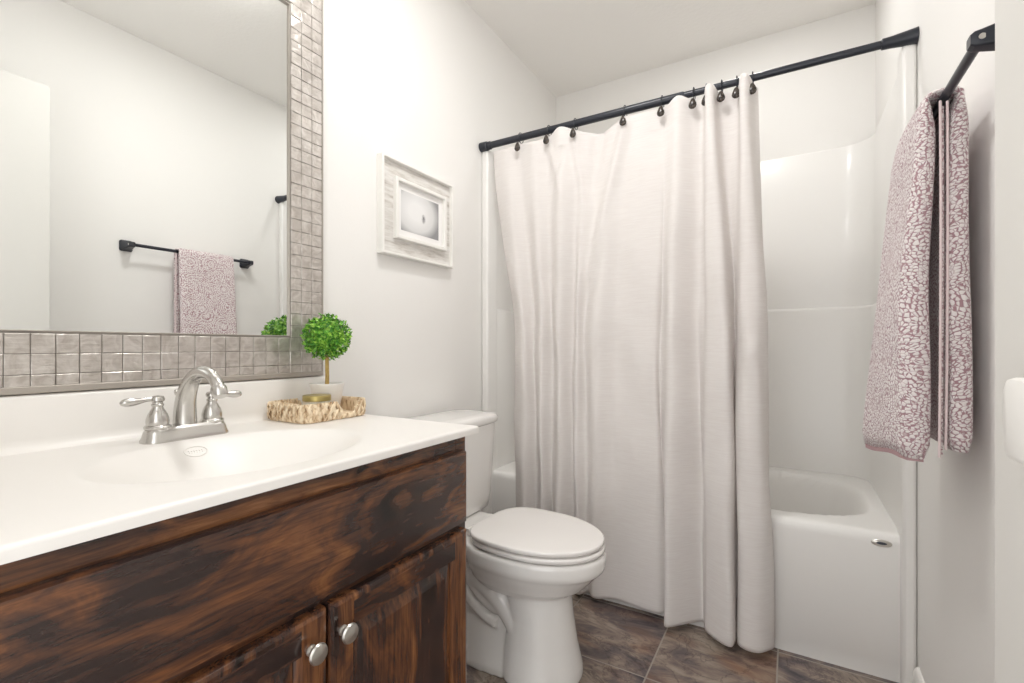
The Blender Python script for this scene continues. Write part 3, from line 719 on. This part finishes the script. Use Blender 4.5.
# ------------------------------------------------------------------ towel bar and towel
BX, BZ2, BY0, BY1 = .252, H + .474, 1.0, 1.562
tb = empty('towel_bar', (XR, (BY0 + BY1) / 2, BZ2), 'black metal towel bar on the right wall holding the towel', 'towel bar')
bm = bmesh.new(); tube(bm, [(BX, BY0 + .004, BZ2), (BX, BY1 - .004, BZ2)], .0078, 20); obj('bar', bm, M['black'], tb)
for y in (BY0, BY1):
    bm = bmesh.new(); R = []
    for x, hw, hh in ((XR - .001, .026, .026), (XR - .006, .026, .026), (XR - .012, .0215, .0215), (BX + .014, .0150, .0155), (BX, .0125, .0130), (BX - .008, .0120, .0118), (BX - .013, .010, .008)):
        R.append([(x, y + a, BZ2 + b) for a, b in rrect(-hw, hw, -hh, hh, min(hw, hh) * .35, 4)])
    loft(bm, R); br_ = obj('bracket', bm, M['black'], tb, flat_angle=.5)
    bm = bmesh.new(); s = -1 if y == BY0 else 1; lathe(bm, [(.0045, 0), (.0045, s * .0008), (.0001, s * .0009)], (BX, y + s * .0123, BZ2), 'y', 14); obj('set_screw', bm, M['satin'], br_)

Y0, Y1 = 1.185, 1.452
bm = bmesh.new(); rings = []; NY = 36
def towel_ring(y, t):
    """closed outline of the folded towel in the x-z plane at this y; t 0 near .. 1 far"""
    d = min(y - Y0, Y1 - y); rnd = math.sqrt(max(0.02, min(1, 1 - (1 - min(1, d / .016)) ** 2)))
    zf, zb = .792 - .022 * t + .004 * math.sin(6 * t), .812 - .004 * t
    C = []                                                  # centre line: (x, z, half thickness)
    for k in range(26):                                     # up the front
        q = k / 25; z = zf + (BZ2 - zf) * q; g = 1 - q
        x = .2235 - .012 * sm(g * 1.6) - .042 * g ** 1.5 * t - .004 * g * math.sin(3 * t + 1) + .0025 * math.sin(9 * q + 4 * t)
        th = (.0145 + .0095 * sm(g * 1.5)) * (1 - .55 * sm((q - .93) / .07))
        C.append((x, z, th))
    for k in range(1, 8):
        a = PI - PI * k / 8; C.append((BX - .001 + .0235 * math.cos(a) * 1.1, BZ2 + .001 + .0115 * math.sin(a), .0058))
    for k in range(26):
        q = 1 - k / 25; z = zb + (BZ2 - zb) * q; g = 1 - q
        x = .2720 + .003 * g + .0015 * math.sin(8 * q + 2 * t)
        th = (.0135 + .0035 * sm(g * 1.5)) * (1 - .5 * sm((q - .93) / .07))
        C.append((x, z, th))
    O, I = [], []
    for k, (x, z, th) in enumerate(C):
        a, b = C[max(k - 1, 0)], C[min(k + 1, len(C) - 1)]; tx, tz = b[0] - a[0], b[1] - a[1]; L_ = math.hypot(tx, tz)
        nx_, nz_ = -tz / L_, tx / L_; th *= rnd
        if k in (0, len(C) - 1): th *= .7
        O.append((x + nx_ * th, y, z + nz_ * th)); I.append((x - nx_ * th, y, z - nz_ * th))
    return O + I[::-1]
for j in range(NY + 1):
    t = j / NY; e_ = .5 - .5 * math.cos(PI * t); y = Y0 + (Y1 - Y0) * (t * .5 + e_ * .5); rings.append(towel_ring(y, (y - Y0) / (Y1 - Y0)))
loft(bm, rings)
tw = obj('hand_towel', bm, M['towel'], flat_angle=2.0)
tag(tw, 'mauve and white patterned towel folded over the black bar', 'towel')
for nm, xs__, zb, zz, yo in (('hem', (.2430, .2435, .2425, .2415), .800, BZ2 - .010, 0), ('hem', (.2535, .2535, .2525, .2510), .815, BZ2 - .012, .002)):
    bm = bmesh.new(); P = catmull([(xs__[0], Y0 - .003 + yo, zz), (xs__[1], Y0 - .005 + yo, zz - .2), (xs__[2], Y0 - .006 + yo, zb + .2), (xs__[3], Y0 - .004 + yo, zb)], 10)
    tube(bm, P, .0022, 8)
    obj(nm, bm, M['hem'], tw)
bm = bmesh.new(); P = catmull([(.248, Y0 + .012, BZ2 - .016), (.248, Y0 + .010, 1.2), (.247, Y0 + .009, 1.0), (.246, Y0 + .010, .803)], 10); tube(bm, P, [.0035] * len(P), 8); obj('inner_fold', bm, M['towel'], tw)
bm = bmesh.new(); R = []
for t in [k / 12 for k in range(13)]:
    y = Y0 + .004 + (Y1 - Y0 - .008) * t; r0 = towel_ring(y, t); p = r0[0]; q = r0[-1]
    R.append([(p[0] - .0015, y, p[2] + .004), (p[0] - .0015, y, p[2] - .005), (q[0] + .001, y, q[2] - .005), (q[0] + .001, y, q[2] + .004)] if p[0] < q[0] else
             [(p[0] + .0015, y, p[2] + .004), (p[0] + .0015, y, p[2] - .005), (q[0] - .001, y, q[2] - .005), (q[0] - .001, y, q[2] + .004)])
loft(bm, R); tag(obj('bottom_band', bm, M['hem_dark'], tw), 'plain mauve band along the lower edge')

# ------------------------------------------------------------------ lamps of the room (above the frame) and an added alcove fill
cl = empty('ceiling_light', (-.50, 1.0, ZC), 'round flush glass ceiling light in the middle of the room', 'ceiling light')
bm = bmesh.new(); lathe(bm, [(.0001, 0), (.150, 0), (.150, -.012), (.146, -.014), (.0001, -.014)], (-.50, 1.0, ZC - .001), 'z', 40); obj('canopy', bm, M['satin'], cl)
bm = bmesh.new(); lathe(bm, [(.138, -.0155), (.136, -.022), (.12, -.028), (.08, -.031), (.0001, -.032)], (-.50, 1.0, ZC), 'z', 40); obj('glass_shade', bm, M['ceil_lamp'], cl)
dl = empty('tub_fill_light', (-.17, 2.02, ZC), 'added unseen round fill light over the tub', 'ceiling light')  # out-of-view fill, added only to lift the alcove's brightness
bm = bmesh.new(); lathe(bm, [(.072, -.001), (.092, -.001), (.092, -.006), (.076, -.009), (.072, -.004)], (-.17, 2.02, ZC), 'z', 36); obj('fill_ring', bm, M['trim'], dl)
bm = bmesh.new(); lathe(bm, [(.0001, -.0045), (.071, -.0045), (.071, -.0075), (.0001, -.0075)], (-.17, 2.02, ZC), 'z', 36); obj('lens', bm, M['tub_fill'], dl)  # glowing disc of the added alcove fill
vl = empty('vanity_light', (XL, .543, 2.22), 'nickel bar light with three glass shades above the mirror', 'wall light')
obj('back_bar', B(XL + .001, XL + .03, .27, .82, 2.20, 2.26), M['nickel'], vl, bev=.006)
for y in (.34, .543, .746):
    bm = bmesh.new(); tube(bm, [(XL + .03, y, 2.23), (XL + .09, y, 2.235), (XL + .11, y, 2.215), (XL + .11, y, 2.205)], .009, 12); a_ = obj('arm', bm, M['nickel'], vl)
    bm = bmesh.new(); lathe(bm, [(.0001, .02), (.022, .018), (.040, -.01), (.052, -.06), (.055, -.075), (.0001, -.075)], (XL + .11, y, 2.195), 'z', 28); obj('glass_shade', bm, M['van_lamp'], a_)
